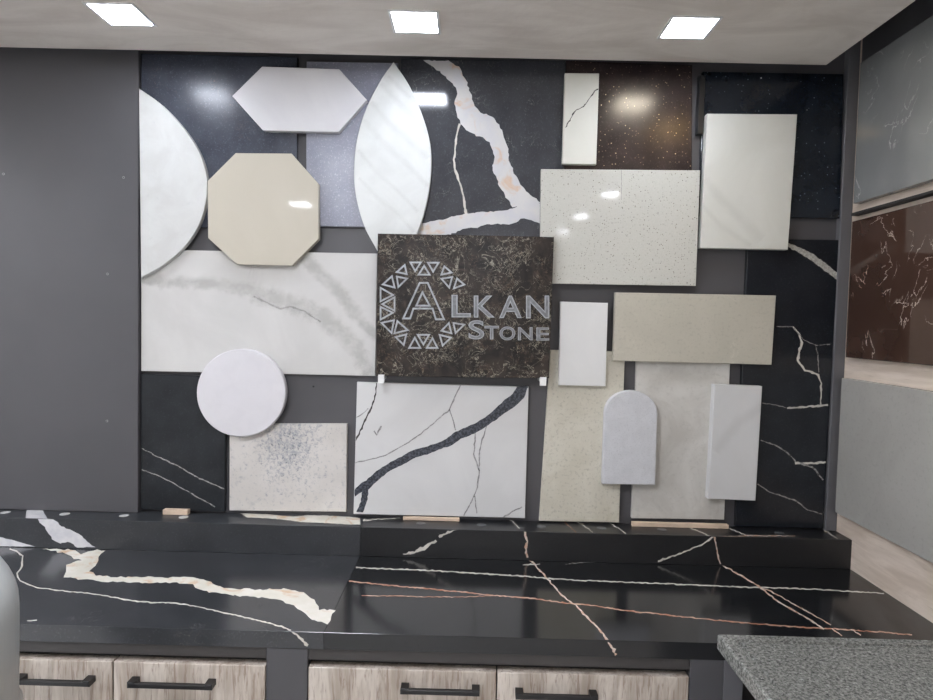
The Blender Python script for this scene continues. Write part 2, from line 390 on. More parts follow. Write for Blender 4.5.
# ------------------------------------------------------------------ room shell
XL, XR, YF, ZT = -4.4, 1.066, -6.2, 2.62
b = MB(); b.box(XL-.1, XR+.1, YF-.1, .1, -.1, 0, M['floor']); struct(b.build('floor'))
b = MB(); b.fbox(XL-.1, XR+.1, 0, .1, 0, ZT, M['laminate'], 0); 
o = struct(b.build('wall_back'))
b = MB(); b.prism(Plane('x', XR), [(YF, 0), (-.0005, 0), (-.0005, ZT), (YF, ZT)], .1, M['wallwood'], 0); struct(b.build('wall_right'))
b = MB(); b.box(XL-.1, XL, YF, -.0005, 0, ZT, M['roomwall'], 0); struct(b.build('wall_left'))
b = MB(); b.box(XL, XR, YF-.1, YF, 0, ZT, M['roomwall'], 0); struct(b.build('wall_front'))
ZC, YB, XC = 2.284, -.08, .941
b = MB(); b.box(XL-.1, XR+.1, YF-.1, .1, ZT, ZT+.1, M['void'], 0); struct(b.build('ceiling'))
# the lowered plaster board with the lamps, a finger's breadth off the walls
b = MB(); b.prism(Plane('z', ZC+.1), [(XL+.001, YF+.001), (XC, YF+.001), (XC, YB), (XL+.001, YB)], .1, M['ceiling'], 0); struct(b.build('ceiling'))
# dark upper band of the right wall, above the slabs
zband = 2.309
b = MB(); b.prism(Plane('x', XR-.004), [(-3.0, zband), (-.035, zband), (-.035, ZT-.001), (-3.0, ZT-.001)], .004, M['laminate'], 0); struct(b.build('trim_1'))
# grey corner trim beside the black marble
pt = Plane('y', -.022)
q = [pt.q(850.5, 40), pt.q(859.5, 40), pt.q(833.5, 528), pt.q(827.5, 528)]
xl = .5*(q[0][0]+q[3][0])
b = MB(); b.fbox(min(xl, XR-.032), XR-.0005, -.022, 0, HSL, ZT-.001, M['laminate_lt'], .001); struct(b.build('trim_2'))

# lamps
def lamp(cx, cy, s, mat, label, group=None):
    e = empty('ceiling_light', (cx, cy, ZC))
    f = MB(); w = .007
    for x0, x1, y0, y1 in ((-s-w, s+w, -s-w, -s), (-s-w, s+w, s, s+w), (-s-w, -s, -s, s), (s, s+w, -s, s)):
        f.box(cx+x0, cx+x1, cy+y0, cy+y1, ZC-.003, ZC, M['frame_w'], .0004)
    f.build('frame', e)
    d = MB(); d.box(cx-s, cx+s, cy-s, cy+s, ZC-.0015, ZC, mat, .0002); d.build('diffuser', e)
    tag(e, label, 'ceiling light', group)
def quadc(ps):
    v = [U(x, y, 'z', ZC) for x, y in ps]; return sum(p.x for p in v)/4, sum(p.y for p in v)/4
G1 = 'square lamps in the ceiling above the slab wall'
for ps, lb in (([(86.8, 3.2), (132, 3.9), (153, 24), (111, 23.5)], 'lit square ceiling lamp above the bare charcoal panel, leftmost of the three'),
               ([(390, 10), (436, 11), (440, 33), (395, 31)], 'lit square ceiling lamp above the white leaf-shaped slab, middle of the three'),
               ([(670, 17), (719, 17), (706, 37), (661, 37)], 'lit square ceiling lamp near the right wall, rightmost of the three')):
    cx, cy = quadc(ps); lamp(cx, cy, .052, M['lamp'], lb, G1)
for k, (px, py, mat, word) in enumerate(((675, 122, 'lampw', 'warm square lamp mirrored in the brown sparkling slab'), (610, 195, 'lampb', 'square lamp mirrored highest in the white speckled slab'),
        (580, 217, 'lampb', 'square lamp mirrored second highest in the white speckled slab'), (562, 232, 'lampb', 'square lamp mirrored lowest in the white speckled slab'), (302, 205, 'lampb', 'square lamp mirrored in the cream octagonal slab'))):
    p = U(px, py, 'z', ZC); lamp(p.x, -.04-p.y-(.06 if k == 0 else 0), .06 if k in (0, 4) else .042, M[mat], word, 'lamps behind the camera seen only as reflections')
# unseen larger fill lamps, added to brighten the room and the slab wall
for x, ys in ((-2.6, (-.9, -2.0)), (-3.6, (-1.2, -2.4, -3.6)), (-.55, (-1.35, -5.4)), (.2, (-5.0,))):
    for y in ys:
        lamp(x, y, .16, M['lampb'], 'added square fill lamp, out of the picture', 'added fill lamps out of the picture')

# ------------------------------------------------------------------ slabs on the back wall
pW = Plane('y', 0)
def slab(name, px, yf, th, mat, label, cat='stone slab', group=None, veins=(), ch=.0012, extra=None, ab=None):
    pl = Plane('y', yf); pts = ab or [pl.q(*p) for p in px]
    b = MB(); ins = b.prism(pl, pts, th, mat, ch)
    for m, pp, kw in veins: b.line(pl, pp, m, ins, **kw)
    if extra: extra(b, pl, ins)
    o = b.build(name); tag(o, label, cat, group); return o
def vv(m, pts, w=None, jit=.3, soft=1.6, **k):
    if m in ('pale', 'white', 'hairg', 'hair'): soft *= .72; jit = max(jit, .4)
    if m in ('streak', 'streakw'): soft *= 1.5; jit = .1
    if m == 'streakw' or m == 'cloud': jit = min(jit, .35)
    if w: pts = [(x, y, w) for x, y in pts]
    return (V[m], pts, dict(jit=jit, soft=soft, **k))
def cz(pts, s, ox, oy, w=None):
    return [(p[0]/s+ox, p[1]/s+oy)+((w,) if w else ((p[2],) if len(p) > 2 else ())) for p in pts]

L1 = -.015; T1 = .0149
# left charcoal panel covering the wall
pp = Plane('y', -.025); xe = pp.q(138.2, 280)[0]
e = empty('wall_panel', (-1.9, -.018, HSL))
b = MB(); b.fbox(XL+.001, xe, -.025, -.0003, HSL+.0003, ZT-.002, M['laminate'], .0012); b.build('board', e)
for x, y in ((3.5, 174), (123.5, 177.5), (107.5, 274), (107, 421)):
    a, z = pp.q(x, y); b = MB(); ring = [(a+.0035*math.cos(i*PI/8), z+.0035*math.sin(i*PI/8)) for i in range(16)]
    b.prism(Plane('y', -.0258), ring, .001, M['screw'], .0004)
    ring = [(a+.0018*math.cos(i*PI/4), z+.0018*math.sin(i*PI/4)) for i in range(8)]; b.prism(Plane('y', -.0261), ring, .0004, M['hole'], .0001)
    b.build('screw', e)
tag(e, 'large bare charcoal wall panel at the left with four small screws', 'wall panel')

slab('stone_slab', [(141, 53.5), (297.3, 57), (296.5, 228), (141, 227)], L1, T1, M['st_navy'], 'navy black speckled slab at the upper left, behind the white hexagon', group=None)
slab('stone_slab', [(306.5, 61.5), (398, 63), (396, 227.5), (306, 226)], L1, T1, M['st_lilac'], 'lilac grey speckled slab between the hexagon and the white leaf shape')
def vx(b, pl, ins):
    def cream(pairs):
        ctr = [((a+c)/2, (bb+d)/2, math.hypot(c-a, d-bb)) for a, bb, c, d in pairs]
        L = [(a, bb) for a, bb, c, d in pairs]; R = [(c, d) for a, bb, c, d in pairs]
        b.patch(pl, L+R[::-1], M['mineral'], jit=1.1)
    cream([(424, 60.5, 448, 60.5), (431, 65, 456, 65), (437, 70, 461, 69), (443.7, 75, 463.5, 75), (450, 81, 466, 79), (455.5, 88, 469, 88), (457, 96, 471.5, 96), (455, 104, 473.6, 103), (457, 111, 477, 109),
           (458.5, 117, 483, 113.5), (461, 124, 489, 115), (466, 130, 495, 118), (474, 134.5, 498.5, 125), (483, 138, 502.5, 133), (489, 142, 505, 140), (492.5, 148, 507, 146), (494, 156, 508.5, 155), (492.8, 163, 510, 163), (493, 168, 512.5, 168),
           (495, 176, 516, 176), (498.5, 184.5, 520.5, 184), (503, 192, 527, 191), (508, 200, 533, 197), (513, 207, 541, 202.5)])
    b.patch(pl, [(541, 204), (530, 200.5), (515, 207.5), (505, 210), (497, 211.5), (480, 212), (470, 213), (455, 216.5), (440, 220), (431, 221), (420, 224), (400, 232), (402, 240), (440, 237), (455, 232.5), (463, 229), (470, 228), (478, 227.5), (487, 224.5), (497, 224), (508, 224.5), (515, 223.5), (521, 219), (527, 218.5), (534, 221), (541, 225)], M['mineral'], jit=1.1)
slab('stone_slab', [(401, 58.5), (565.5, 60.5), (561, 245), (400, 243)], L1, T1, M['st_vein'], 'charcoal slab with a broad cream and rust vein, above the logo tile',
     veins=[vv('white', [(460, 124, 3.4), (456.5, 136, 2.8), (455.3, 150, 2.2), (454, 160, 3.2), (454.6, 169, 3.4), (459.5, 181.5, 2.6), (463, 195, 2.4), (466.5, 215, 4)], soft=1.3, jit=.2)], extra=vx)
slab('stone_slab', [(566.2, 60.5), (692.3, 65), (691.5, 262), (563.5, 262)], L1, T1, M['st_brown'], 'brown black sparkling slab mirroring two lamps, above the white speckled slab')
e = slab('stone_slab', [(703.2, 71.5), (843.5, 74), (840, 218.5), (700, 216)], L1, T1, M['st_star'], 'blue black starry slab at the upper right, behind the ivory slab')
pl = Plane('y', -.021); a0, a1 = pl.q(699.8, 75), pl.q(703.4, 134)
b = MB(); b.fbox(a0[0], a1[0], -.021, -.0003, a1[1], a0[1], M['black'], .0018); b.build('edge_trim', e)
H = lambda pts, w: [(x, y, w) for x, y in pts]
slab('stone_slab', [(748, 239), (839.5, 240), (822.7, 528.3), (735.7, 526.5)], L1, T1, M['st_black'], 'tall black marble slab with white veins at the right, beside the corner trim',
     veins=[vv('stonegr', [(785, 243, 2.5), (799, 250, 5), (812, 257, 6), (824, 266, 6), (840, 279, 5)], soft=1.25),
            vv('pale', [(776, 326.6), (792.7, 326.6)], 1.1), vv('white', [(792.7, 326.6, 2), (799.4, 334.7, 3), (802, 343, 3), (799, 352, 3.2), (798, 361, 3.4), (805, 370, 3), (818.5, 375, 2.6), (821, 383.5, 2.4), (820.6, 404.6, 2)], soft=1.3),
            vv('pale', [(794, 328), (803, 339), (815.7, 345.6), (831, 344)], 1.3), vv('pale', [(815.7, 346), (818, 356), (818.5, 374)], 1.4),
            vv('pale', [(762.8, 403), (776, 405), (788.6, 408.4)], 1.2), vv('white', [(787, 408.4, 2.6), (803, 407, 2.6), (828, 405, 3)], soft=1.3),
            vv('pale', [(761, 440.4), (770, 443.5), (777.7, 446.4), (783, 450), (788.6, 454), (796.7, 463)], 1.8), vv('white', [(795, 463, 3.4), (808, 463.5, 3), (826, 462, 2.6)], soft=1.3),
            vv('pale', [(800, 463.5, 2.6), (813, 467.6, 2.2), (823, 480, 2.2)]), vv('pale', [(757.4, 483.9), (769.6, 492), (794, 500), (807.6, 509.7), (822, 514)], 1.7)])
slab('stone_slab', [(141, 249.5), (377.3, 253.5), (375.3, 376), (141, 371)], L1, T1, M['st_white'], 'wide white marble slab with soft grey veins, left of the logo tile',
     veins=[vv('cloud', cz([(60, 175, 8), (140, 182, 14), (200, 188, 13), (330, 192, 12), (430, 210, 15), (500, 228, 20), (580, 255, 20), (660, 280, 19), (740, 320, 21), (800, 372, 20), (850, 430, 17), (900, 530, 14)], 3.5885, 120, 230), soft=1.5, jit=.5),
            vv('cloud', cz([(600, 60, 10), (660, 100, 15), (720, 160, 14), (800, 235, 16), (850, 310, 14), (930, 395, 11)], 3.5885, 120, 230), soft=1.5, jit=.5),
            vv('streakw', cz([(180, 110, 18), (330, 110, 24), (480, 150, 26), (640, 120, 22)], 3.5885, 120, 230), soft=1.4),
            vv('faint', cz([(480, 238), (530, 262), (575, 283), (610, 275), (660, 290), (720, 330)], 3.5885, 120, 230, 1.6))])
slab('stone_slab', [(141, 374), (226, 376.5), (224.6, 511.5), (141, 509.5)], L1, T1, M['st_slate'], 'black slab with two hairline veins at the lower left, behind the white disc',
     veins=[vv('pale', [(140, 447.5), (157.3, 456.5), (176.6, 465.5), (199.7, 478.3), (225, 489)], 1.5), vv('pale', [(140, 469), (157, 475), (171.4, 482), (187, 491), (215, 507)], 1.4)])
slab('stone_slab', [(229.6, 424), (347, 424), (346, 511.8), (229.3, 510.5)], L1, T1, M['st_blue'], 'pale slab with blue grey flecks below the white disc')
s3 = 4.24
def lx(b, pl, ins):
    upE = [(40, 563), (60, 550), (85, 525), (110, 510), (145, 478), (180, 455), (215, 432), (260, 410), (300, 385), (350, 372), (420, 350), (450, 335), (480, 310), (520, 290), (570, 270), (605, 250), (640, 225), (672, 195), (700, 168), (730, 145), (752, 112)]
    loE = [(50, 590), (65, 580), (90, 560), (120, 550), (160, 510), (205, 475), (240, 455), (280, 437), (320, 412), (370, 400), (440, 372), (470, 365), (510, 335), (550, 322), (600, 295), (630, 275), (665, 250), (700, 225), (745, 195), (780, 160), (797, 112)]
    b.patch(pl, cz(upE[1:], s3, 340, 360)+cz(loE[1:][::-1], s3, 340, 360), V2, jit=.5)
    b.patch(pl, cz([(95, 545), (122, 545), (115, 600), (97, 645), (70, 645), (88, 600)], s3, 340, 360), V2, jit=.4)
t = NT('blue black mineral'); c = t.mix(t.ramp(t.noise(150, 5, .7), .42, .62), (34, 38, 46), (82, 86, 96)); V2 = t.fin(c, .3)
slab('stone_slab', [(357, 382), (528.7, 386.8), (525, 518.2), (353.5, 514)], L1, T1, M['st_lt'], 'white slab crossed by a bold blue black diagonal vein, below the logo tile', extra=lx,
     veins=[vv('hair', cz([(155, 90, 1.2), (150, 150, 1.8), (125, 220, 2.4), (68, 338, 2.2), (55, 355, 2)], s3, 340, 360)),
            vv('hairg', cz([(512, 108), (490, 150), (465, 210), (400, 265), (340, 315), (280, 355), (200, 400), (140, 420), (60, 437)], s3, 340, 360, 1.5)),
            vv('hairg', cz([(465, 210), (478, 250), (490, 298)], s3, 340, 360, 1.6)),
            vv('hairg', cz([(575, 300), (568, 400), (590, 470), (583, 540), (570, 575), (525, 660)], s3, 340, 360, 1.6)),
            vv('hairg', cz([(622, 278), (600, 350), (590, 400), (590, 470)], s3, 340, 360, 1.6)), vv('hairg', cz([(570, 575), (580, 650)], s3, 340, 360, 1.4)),
            vv('hairg', cz([(772, 623), (735, 640), (690, 668)], s3, 340, 360, 1.6)), vv('hairg', cz([(70, 245), (110, 215), (120, 205)], s3, 340, 360, 1.2)),
            vv('hairg', cz([(145, 300), (155, 318), (175, 280)], s3, 340, 360, 2.0))])
slab('stone_slab', [(550.5, 350), (625, 351.5), (619.1, 522.5), (539.2, 521)], L1, T1, M['st_fossil'], 'tall beige limestone slab with small brown flecks, behind the arched slab')
pl = Plane('y', L1)
slab('stone_slab', [(637, 350), (730.6, 352), (724.3, 519.7), (631.8, 518.3)], L1, T1, M['st_cement'], 'tall cloudy cement coloured slab standing on the long wooden strip')

# second layer
L2 = -.034; T2 = .0186
def arc(pts, n=6):   # smooth outline through points (Catmull-Rom)
    out = []
    for i in range(len(pts)-1):
        p0 = pts[max(0, i-1)]; p1 = pts[i]; p2 = pts[i+1]; p3 = pts[min(len(pts)-1, i+2)]
        for k in range(n):
            t = k/n
            out.append(tuple(.5*((2*p1[j])+(-p0[j]+p2[j])*t+(2*p0[j]-5*p1[j]+4*p2[j]-p3[j])*t*t+(-p0[j]+3*p1[j]-3*p2[j]+p3[j])*t**3) for j in (0, 1)))
    out.append(pts[-1]); return out
half = arc([(138.8, 88.2), (161.4, 104.6), (183.4, 128), (199, 152), (206.6, 177), (205.7, 202), (197.8, 227), (182.3, 249), (161, 266.5), (141, 277.5)])
pl2 = Plane('y', -.032); pts = [pl2.q(*p) for p in half]; pts = [(max(xe+.0006, a), z) for a, z in pts]
slab('stone_slab', None, -.032, .0166, M['st_halfleaf'], 'pale grey half-round slab with its straight edge against the charcoal panel', ab=pts)
leafR = [(393.5, 62), (406, 80), (415.5, 98), (424, 120), (429.5, 140), (431.3, 158), (430.3, 180), (426.5, 203), (420, 226), (411, 246), (400, 262), (392, 272)]
leafL = [(393.5, 62), (382, 78), (371, 98), (362, 120), (356, 145), (354, 170), (355, 190), (359, 210), (365, 228), (374, 245), (383, 260), (392, 272)]
lf = arc(leafR)+arc(leafL)[::-1][1:-1]
slab('stone_slab', lf, L2, T2, M['st_leaf'], 'tall white leaf-shaped slab with diagonal grey streaks, above the logo tile',
     veins=[])
o = col.objects[-1]
# streaks on the leaf (clipped to its outline by hand-set ends)
pl = Plane('y', L2); b = MB(); 
def leafbuild():
    global o
    bpy.data.objects.remove(o)
    b = MB(); b.prism(pl, [pl.q(*p) for p in lf], T2, M['st_leaf'], .0012)
    for pts in ([(381, 84, 6), (400, 104, 8), (416, 118, 8), (427, 133, 6)], [(371, 102, 6), (388, 122, 8), (410, 142, 9), (428, 158, 7)], [(364, 120, 6), (385, 144, 8), (405, 162, 7), (428, 186, 6)], [(358, 150, 4), (376, 172, 6), (395, 188, 5), (418, 212, 5)],
                [(359, 178, 4), (378, 198, 6), (400, 216, 5), (414, 232, 4)], [(388, 76, 4), (398, 86, 5), (410, 98, 5)]):
        b.line(pl, pts, V['streak'], soft=1.5, jit=.1)
    o = b.build('stone_slab'); tag(o, 'tall white leaf-shaped slab with diagonal grey streaks, above the logo tile', 'stone slab')
leafbuild()
slab('stone_slab', [(232, 96), (262, 66.5), (339, 69), (367, 100), (338.5, 132), (263, 130.5)], L2, T2, M['st_hex'], 'off white elongated hexagonal slab at the top left')
slab('stone_slab', [(235.5, 153), (291.5, 153.5), (318.3, 183.5), (318.5, 239), (292, 265.7), (237, 264.5), (208, 238), (207.5, 181)], -.037, .0216, M['st_octagon'], 'polished cream octagonal slab at the upper left')
p0 = Plane('y', -.037); 
slab('stone_slab', [(241+44.5*math.cos(i*PI/40), 393+44*math.sin(i*PI/40)) for i in range(80)], -.037, .0216, M['st_circle'], 'plain bright white round slab at the lower left', ch=.0025)
slab('stone_slab', [(565, 73), (599.2, 73.3), (596.3, 164.3), (562.3, 163.7)], -.032, .0166, M['st_crack'], 'narrow ivory tile with a dark jagged crack line, at the top right of centre',
     veins=[vv('hair', cz([(372, 180, 1.6), (350, 190, 1.6), (330, 218, 1.2), (315, 240, 1), (295, 265, 1.3), (260, 280, 1.2), (245, 300, 1.6), (232, 330, 1.4), (212, 362, .9)], 4.665, 520, 50), soft=1.5, jit=.5, step=2)])
def nx(b, pl, ins):
    b.line(pl, [(621.5, 170, .5), (621.3, 200, .4)], V['hairg'], ins, jit=0, soft=1.5)
slab('stone_slab', [(541, 169), (700.2, 170.3), (696, 286), (539.7, 283.5)], L2, T2, M['st_whitespeck'], 'large glossy white slab with fine dark specks, right of the logo tile', extra=nx)
slab('stone_slab', [(707.2, 113.6), (797.4, 114.3), (788, 249.8), (700.4, 248)], -.037, .0216, M['st_g'], 'large plain ivory slab at the upper right, in front of the starry slab',
     veins=[vv('streakw', cz([(90, 0, 8), (160, 80, 8), (300, 220, 10)], 3.684, 680, 180), soft=1.3), vv('streakw', cz([(70, 80, 4), (150, 170, 5), (260, 240, 4)], 3.684, 680, 180), soft=1.3)])
slab('stone_slab', [(560.5, 301.5), (608, 303), (605.6, 386.3), (558.8, 385.3)], -.032, .0166, M['st_tilew'], 'small upright plain white tile just right of the logo tile')
slab('stone_slab', [(615.4, 292.4), (776.2, 295.5), (771.6, 364.8), (613.2, 360.8)], L2, T2, M['st_sage'], 'wide sage beige slab hung horizontally at the right')
ar = [(602.6, 484.2), (605, 414)]
ar += [(631.2-26.2*math.cos(i*PI/18), 414-23.3*math.sin(i*PI/18)) for i in range(1, 18)]
ar += [(657.4, 414.5), (655.2, 485)]
slab('stone_slab', ar, -.040, .0246, M['st_arch'], 'pale blue grey arched slab with a rounded top', ch=.0015)
slab('stone_slab', [(714.6, 384.3), (762.4, 386.3), (755.6, 500.8), (708.2, 499)], -.040, .0246, M['st_lt'], 'narrow upright white slab with a faint diagonal grey vein, at the lower right', ch=.0015,
     veins=[vv('streakw', cz([(310, 240, 7), (220, 300, 9), (130, 410, 8)], 3.684, 680, 340), soft=1.4)])

# logo tile
pL = Plane('y', -.056)
e = empty('logo_tile', (-.02, -.046, 1.41))
b = MB(); b.prism(pL, [pL.q(*p) for p in ((377.8, 233.5), (554, 237), (549, 378.3), (376, 376))], .020, M['st_logo'], .0012); b.build('tile', e)
def closed(b, pts, w, m): b.line(pL, [(x, y, w) for x, y in pts], m, jit=0, closed=True, soft=1.0, step=0)
def ringpoly(b, pts, w, m, n=.0008):          # outline band of a polygon, sharp mitres
    Q = [pL.q(*p) for p in pts]
    if area(Q) < 0: Q = Q[::-1]
    ww = w*.0025; I = inset(Q, ww); N = len(Q)
    vs = [pL.P(a, c, 0) for a, c in Q]+[pL.P(a*.8+c*.2, d*.8+f*.2, n) for (a, d), (c, f) in zip(Q, I)]+[pL.P(a*.2+c*.8, d*.2+f*.8, n) for (a, d), (c, f) in zip(Q, I)]+[pL.P(a, c, 0) for a, c in I]
    fs = []
    for r in range(3):
        for i in range(N): j = (i+1) % N; fs.append([r*N+i, r*N+j, (r+1)*N+j, (r+1)*N+i])
    b.raw(vs, fs, m)
b = MB(); s = 9.33
for tpts in ([(215, 210), (310, 125), (335, 235)], [(345, 108), (470, 108), (403, 212)], [(420, 238), (487, 133), (552, 238)], [(508, 110), (637, 110), (570, 217)], [(635, 240), (672, 138), (759, 215)],
             [(632, 262), (759, 243), (725, 367)], [(750, 371), (790, 253), (877, 325)], [(85, 325), (190, 230), (222, 362)], [(222, 238), (342, 262), (240, 362)], [(72, 340), (213, 420), (72, 492)], [(78, 505), (218, 428), (218, 580)], [(72, 518), (212, 585), (72, 662)]):
    ringpoly(b, cz(tpts, s, 372, 250), 1.9, M['engr'])
for tpts in ([(72, 302), (215, 272), (188, 417)], [(232, 275), (350, 378), (198, 414)], [(205, 435), (332, 403), (300, 527)], [(333, 548), (400, 428), (464, 548)], [(413, 410), (547, 410), (480, 523)], [(498, 548), (565, 433), (624, 548)],
             [(620, 408), (752, 440), (655, 533)], [(633, 384), (722, 293), (752, 414)], [(750, 298), (877, 318), (775, 417)]):
    ringpoly(b, cz(tpts, s, 372, 290), 1.9, M['engr'])
tag(b.build('emblem', e), 'broken ring of silver outlined triangles')
b = MB()
ringpoly(b, cz([(440, 298), (525, 298), (685, 655), (590, 655), (560, 555), (392, 555), (362, 647), (278, 647)], s, 372, 250), 2.0, M['engr'])
ringpoly(b, cz([(470, 376), (553, 528), (400, 528)], s, 372, 250), 2.0, M['engr'])
def glyph(b, ch, box):
    for off, m, n in ((.022, M['engr'], .0007), (-.008, M['engr_in'], .0014)):
        cu = bpy.data.curves.new('g', 'FONT'); cu.body = ch; cu.offset = off if ch not in 'E' else off*.8; cu.resolution_u = 6; cu.fill_mode = 'FRONT'
        ob = bpy.data.objects.new('g', cu); col.objects.link(ob)
        me = bpy.data.meshes.new_from_object(ob.evaluated_get(bpy.context.evaluated_depsgraph_get()))
        xs = [v.co.x for v in me.vertices]; ys = [v.co.y for v in me.vertices]
        if off == .022: bb = (min(xs), max(xs), min(ys), max(ys))
        x0, y0, x1, y1 = box
        vs = []
        for v in me.vertices:
            u = (v.co.x-bb[0])/(bb[1]-bb[0]); w = (v.co.y-bb[2])/(bb[3]-bb[2])
            a, c = pL.q(x0+(x1-x0)*u, y1+(y0-y1)*w); vs.append(pL.P(a, c, n))
        b.raw(vs, [list(p.vertices) for p in me.polygons], m)
        bpy.data.objects.remove(ob); bpy.data.curves.remove(cu); bpy.data.meshes.remove(me)
def bx_(x0, y0, x1, y1, ox, oy): return (x0/s+ox, y0/s+oy, x1/s+ox, y1/s+oy)
glyph(b, 'L', bx_(742, 418, 922, 628, 372, 250))
for chh, bb_ in (('K', (166, 145, 362, 350)), ('A', (403, 145, 614, 355)), ('N', (653, 145, 870, 358))): glyph(b, chh, bx_(*bb_, 456, 280))
tag(b.build('lettering', e), 'silver letters reading ALKAN with a tall outlined A')
b = MB()
for chh, bb_ in (('S', (116, 375, 264, 554)), ('T', (265, 428, 400, 554)), ('O', (406, 434, 553, 562)), ('N', (578, 440, 714, 562)), ('E', (750, 443, 870, 565))): glyph(b, chh, bx_(*bb_, 456, 280))
tag(b.build('lettering', e), 'silver letters reading STONE')
tag(e, 'dark brown marble tile with silver ALKAN STONE lettering and triangle ring', 'sign tile')
# the two clips that carry it
for x, y, lb in ((381.5, 376, 'small white clip under the lower left corner of the logo tile'), (543, 378.5, 'small white clip under the lower right corner of the logo tile')):
    a, z = pL.q(x, y); w = .009
    b = MB(); b.fbox(a-w, a+w, -.060, -.0151 if x < 400 else -.0003, z-.009, z-.0008, M['hook'], .001); b.fbox(a-w, a+w, -.062, -.0575, z-.020, z+.004, M['hook'], .001)
    tag(b.build('support_clip'), lb, 'clip', 'white clips carrying the logo tile')
# small plug hole on the bare wall
a, z = pW.q(313.5, 386.5); b = MB(); b.prism(Plane('y', -.0012), [(a+.003*math.cos(i*PI/6), z+.003*math.sin(i*PI/6)) for i in range(12)], .0011, M['hole'], .0003)
tag(b.build('wall_screw'), 'tiny dark screw in the bare grey wall right of the white disc', 'screw')

# ------------------------------------------------------------------ ledge, counters
HC, HS, YS, YFR, XS = .91, .992, -.098, -.541, -.2935
pZ, pS, pF, pE = Plane('z', HC), Plane('z', HS), Plane('y', YS), Plane('y', YFR)
pZ.lim = (YFR+.001, YS-.0003); pS.lim = (YS+.001, -.0006); pF.lim = (HC+.0012, HS-.001); pE.lim = (HC-.035, HC-.0008)
XW = XR-.0006
# left ledge
b = MB(); b.box(XL+.001, XS-.0004, YS, -.0003, HC+.0008, HS, M['st_ledge_l'], .001)
ex = 0
b.patch(pS, [(27, 509), (42, 509), (46, 516), (52, 526), (38, 526), (31, 520.5), (25, 518.5)], M['mineral3'], .3)
b.patch(pF, [(37, 518), (51, 517), (62, 526), (76.5, 533), (84, 538), (90, 543), (95, 547.3), (78, 547.3), (73, 544), (68, 541.5), (60, 543.5), (56, 542), (52.5, 539.5), (49, 533), (46.5, 529), (42, 525)], M['mineral3'], .9)
b.patch(pF, [(-30, 531), (0, 537), (12, 540), (22.5, 543), (35, 546.6), (-30, 545.5)], M['mineral3'], .4)
b.patch(pS, [(240, 513.0), (255, 513.6), (270, 514.6), (285, 516), (296, 516.6), (307, 515.2), (325, 515.6), (340, 516.2), (350, 516.8), (360, 518.5), (360, 524.6), (350, 524.6), (330, 523.4), (315, 522.6), (300, 522), (285, 519.8), (270, 518.6), (247, 517.5)], M['mineral2'], .4)
tag(b.build('stone_ledge'), 'charcoal stone ledge with a white vein, left of the seam, behind the left countertop', 'stone ledge')
# right ledge
b = MB(); b.box(XS+.0004, XW, YS, -.0003, HC+.0008, HS, M['st_ledge_r'], .001)
def LN(b, pl, m, pts, w=None, soft=1.5, jit=.3): 
    if w: pts = [(x, y, w) for x, y in pts]
    b.line(pl, pts, V[m], None, soft=soft*.58, jit=jit+.15, step=2.5)
LN(b, pS, 'white', [(362.5, 520.5, 3), (378, 519, 2), (400, 518, 1.2)])
LN(b, pS, 'white', [(508, 518), (513, 522), (519.5, 528.5)], 1.6)
LN(b, pS, 'orange', [(564, 521.5), (570, 527), (576, 532.3)], 1.3)
LN(b, pS, 'white', [(577.5, 521.8), (586, 527.5), (593, 532.6)], 1.3)
LN(b, pS, 'white', [(609, 522), (618, 528), (626, 533.6)], 1.5)
LN(b, pS, 'white', [(684, 526), (697, 530.5), (710, 536.3)], 1.5); LN(b, pS, 'white', [(727, 527.5), (739, 532.5), (749, 536.5)], 1.5)
LN(b, pS, 'rose', [(712, 537), (730, 536.8), (748, 536), (770, 536), (795, 536)], 1.4); LN(b, pS, 'white', [(823, 529.8), (830, 534), (838, 539.5)], 1.6)
LN(b, pF, 'rose', [(520, 525, 2.5), (525, 532, 3.2), (527, 541, 3), (525.8, 550, 3), (527.5, 557.5, 3)], jit=.5)
LN(b, pF, 'white', [(458, 527, 2), (448, 532.5, 3), (439, 537, 3.4)], jit=.6); LN(b, pF, 'white', [(436, 540, 3), (429, 545, 3.2), (421, 549.5, 6), (412, 552.5, 4), (403, 554, 1.5)], jit=.6)
LN(b, pF, 'white', [(715, 535, 3), (704, 543.5, 2.2), (692, 549, 2.2), (672, 556.5, 2.2), (658, 561.5, 3)], jit=.4)
LN(b, pF, 'rose', [(714, 535, 3), (716, 546, 2), (718, 556, 2), (720.5, 564, 2)])
tag(b.build('stone_ledge'), 'black stone ledge with fine white and rust veins, right of the seam', 'stone ledge')
# caps set in the ledge
for i, x in enumerate((-1.316, -1.146, -.976, -.806, -.129, .043, .213, .384, .555, .887)):
    y = -.052
    b = MB(); b.lathe((x, y), [(.013, HS), (.013, HS+.0008), (.011, HS+.0012)], M['cap_l'] if x < -.5 else M['cap_d'], 24, False)
    words = ('leftmost of the pale round caps on the ledge', 'second pale round cap on the ledge, right of the thick white vein', 'third pale round cap on the ledge, below the panel screw', 'pale round cap on the ledge beside the small wooden block',
             'dim round cap on the ledge at the wooden block under the diagonal-veined slab', 'dim round cap on the ledge under the middle of the diagonal-veined slab', 'dim round cap on the ledge in the gap right of the diagonal-veined slab',
             'dim round cap on the ledge below the beige limestone slab', 'dim round cap on the ledge in front of the long wooden strip', 'rightmost round cap on the ledge, below the tall black marble slab')
    tag(b.build('ledge_cap'), words[i], 'cap', 'round caps along the ledge')
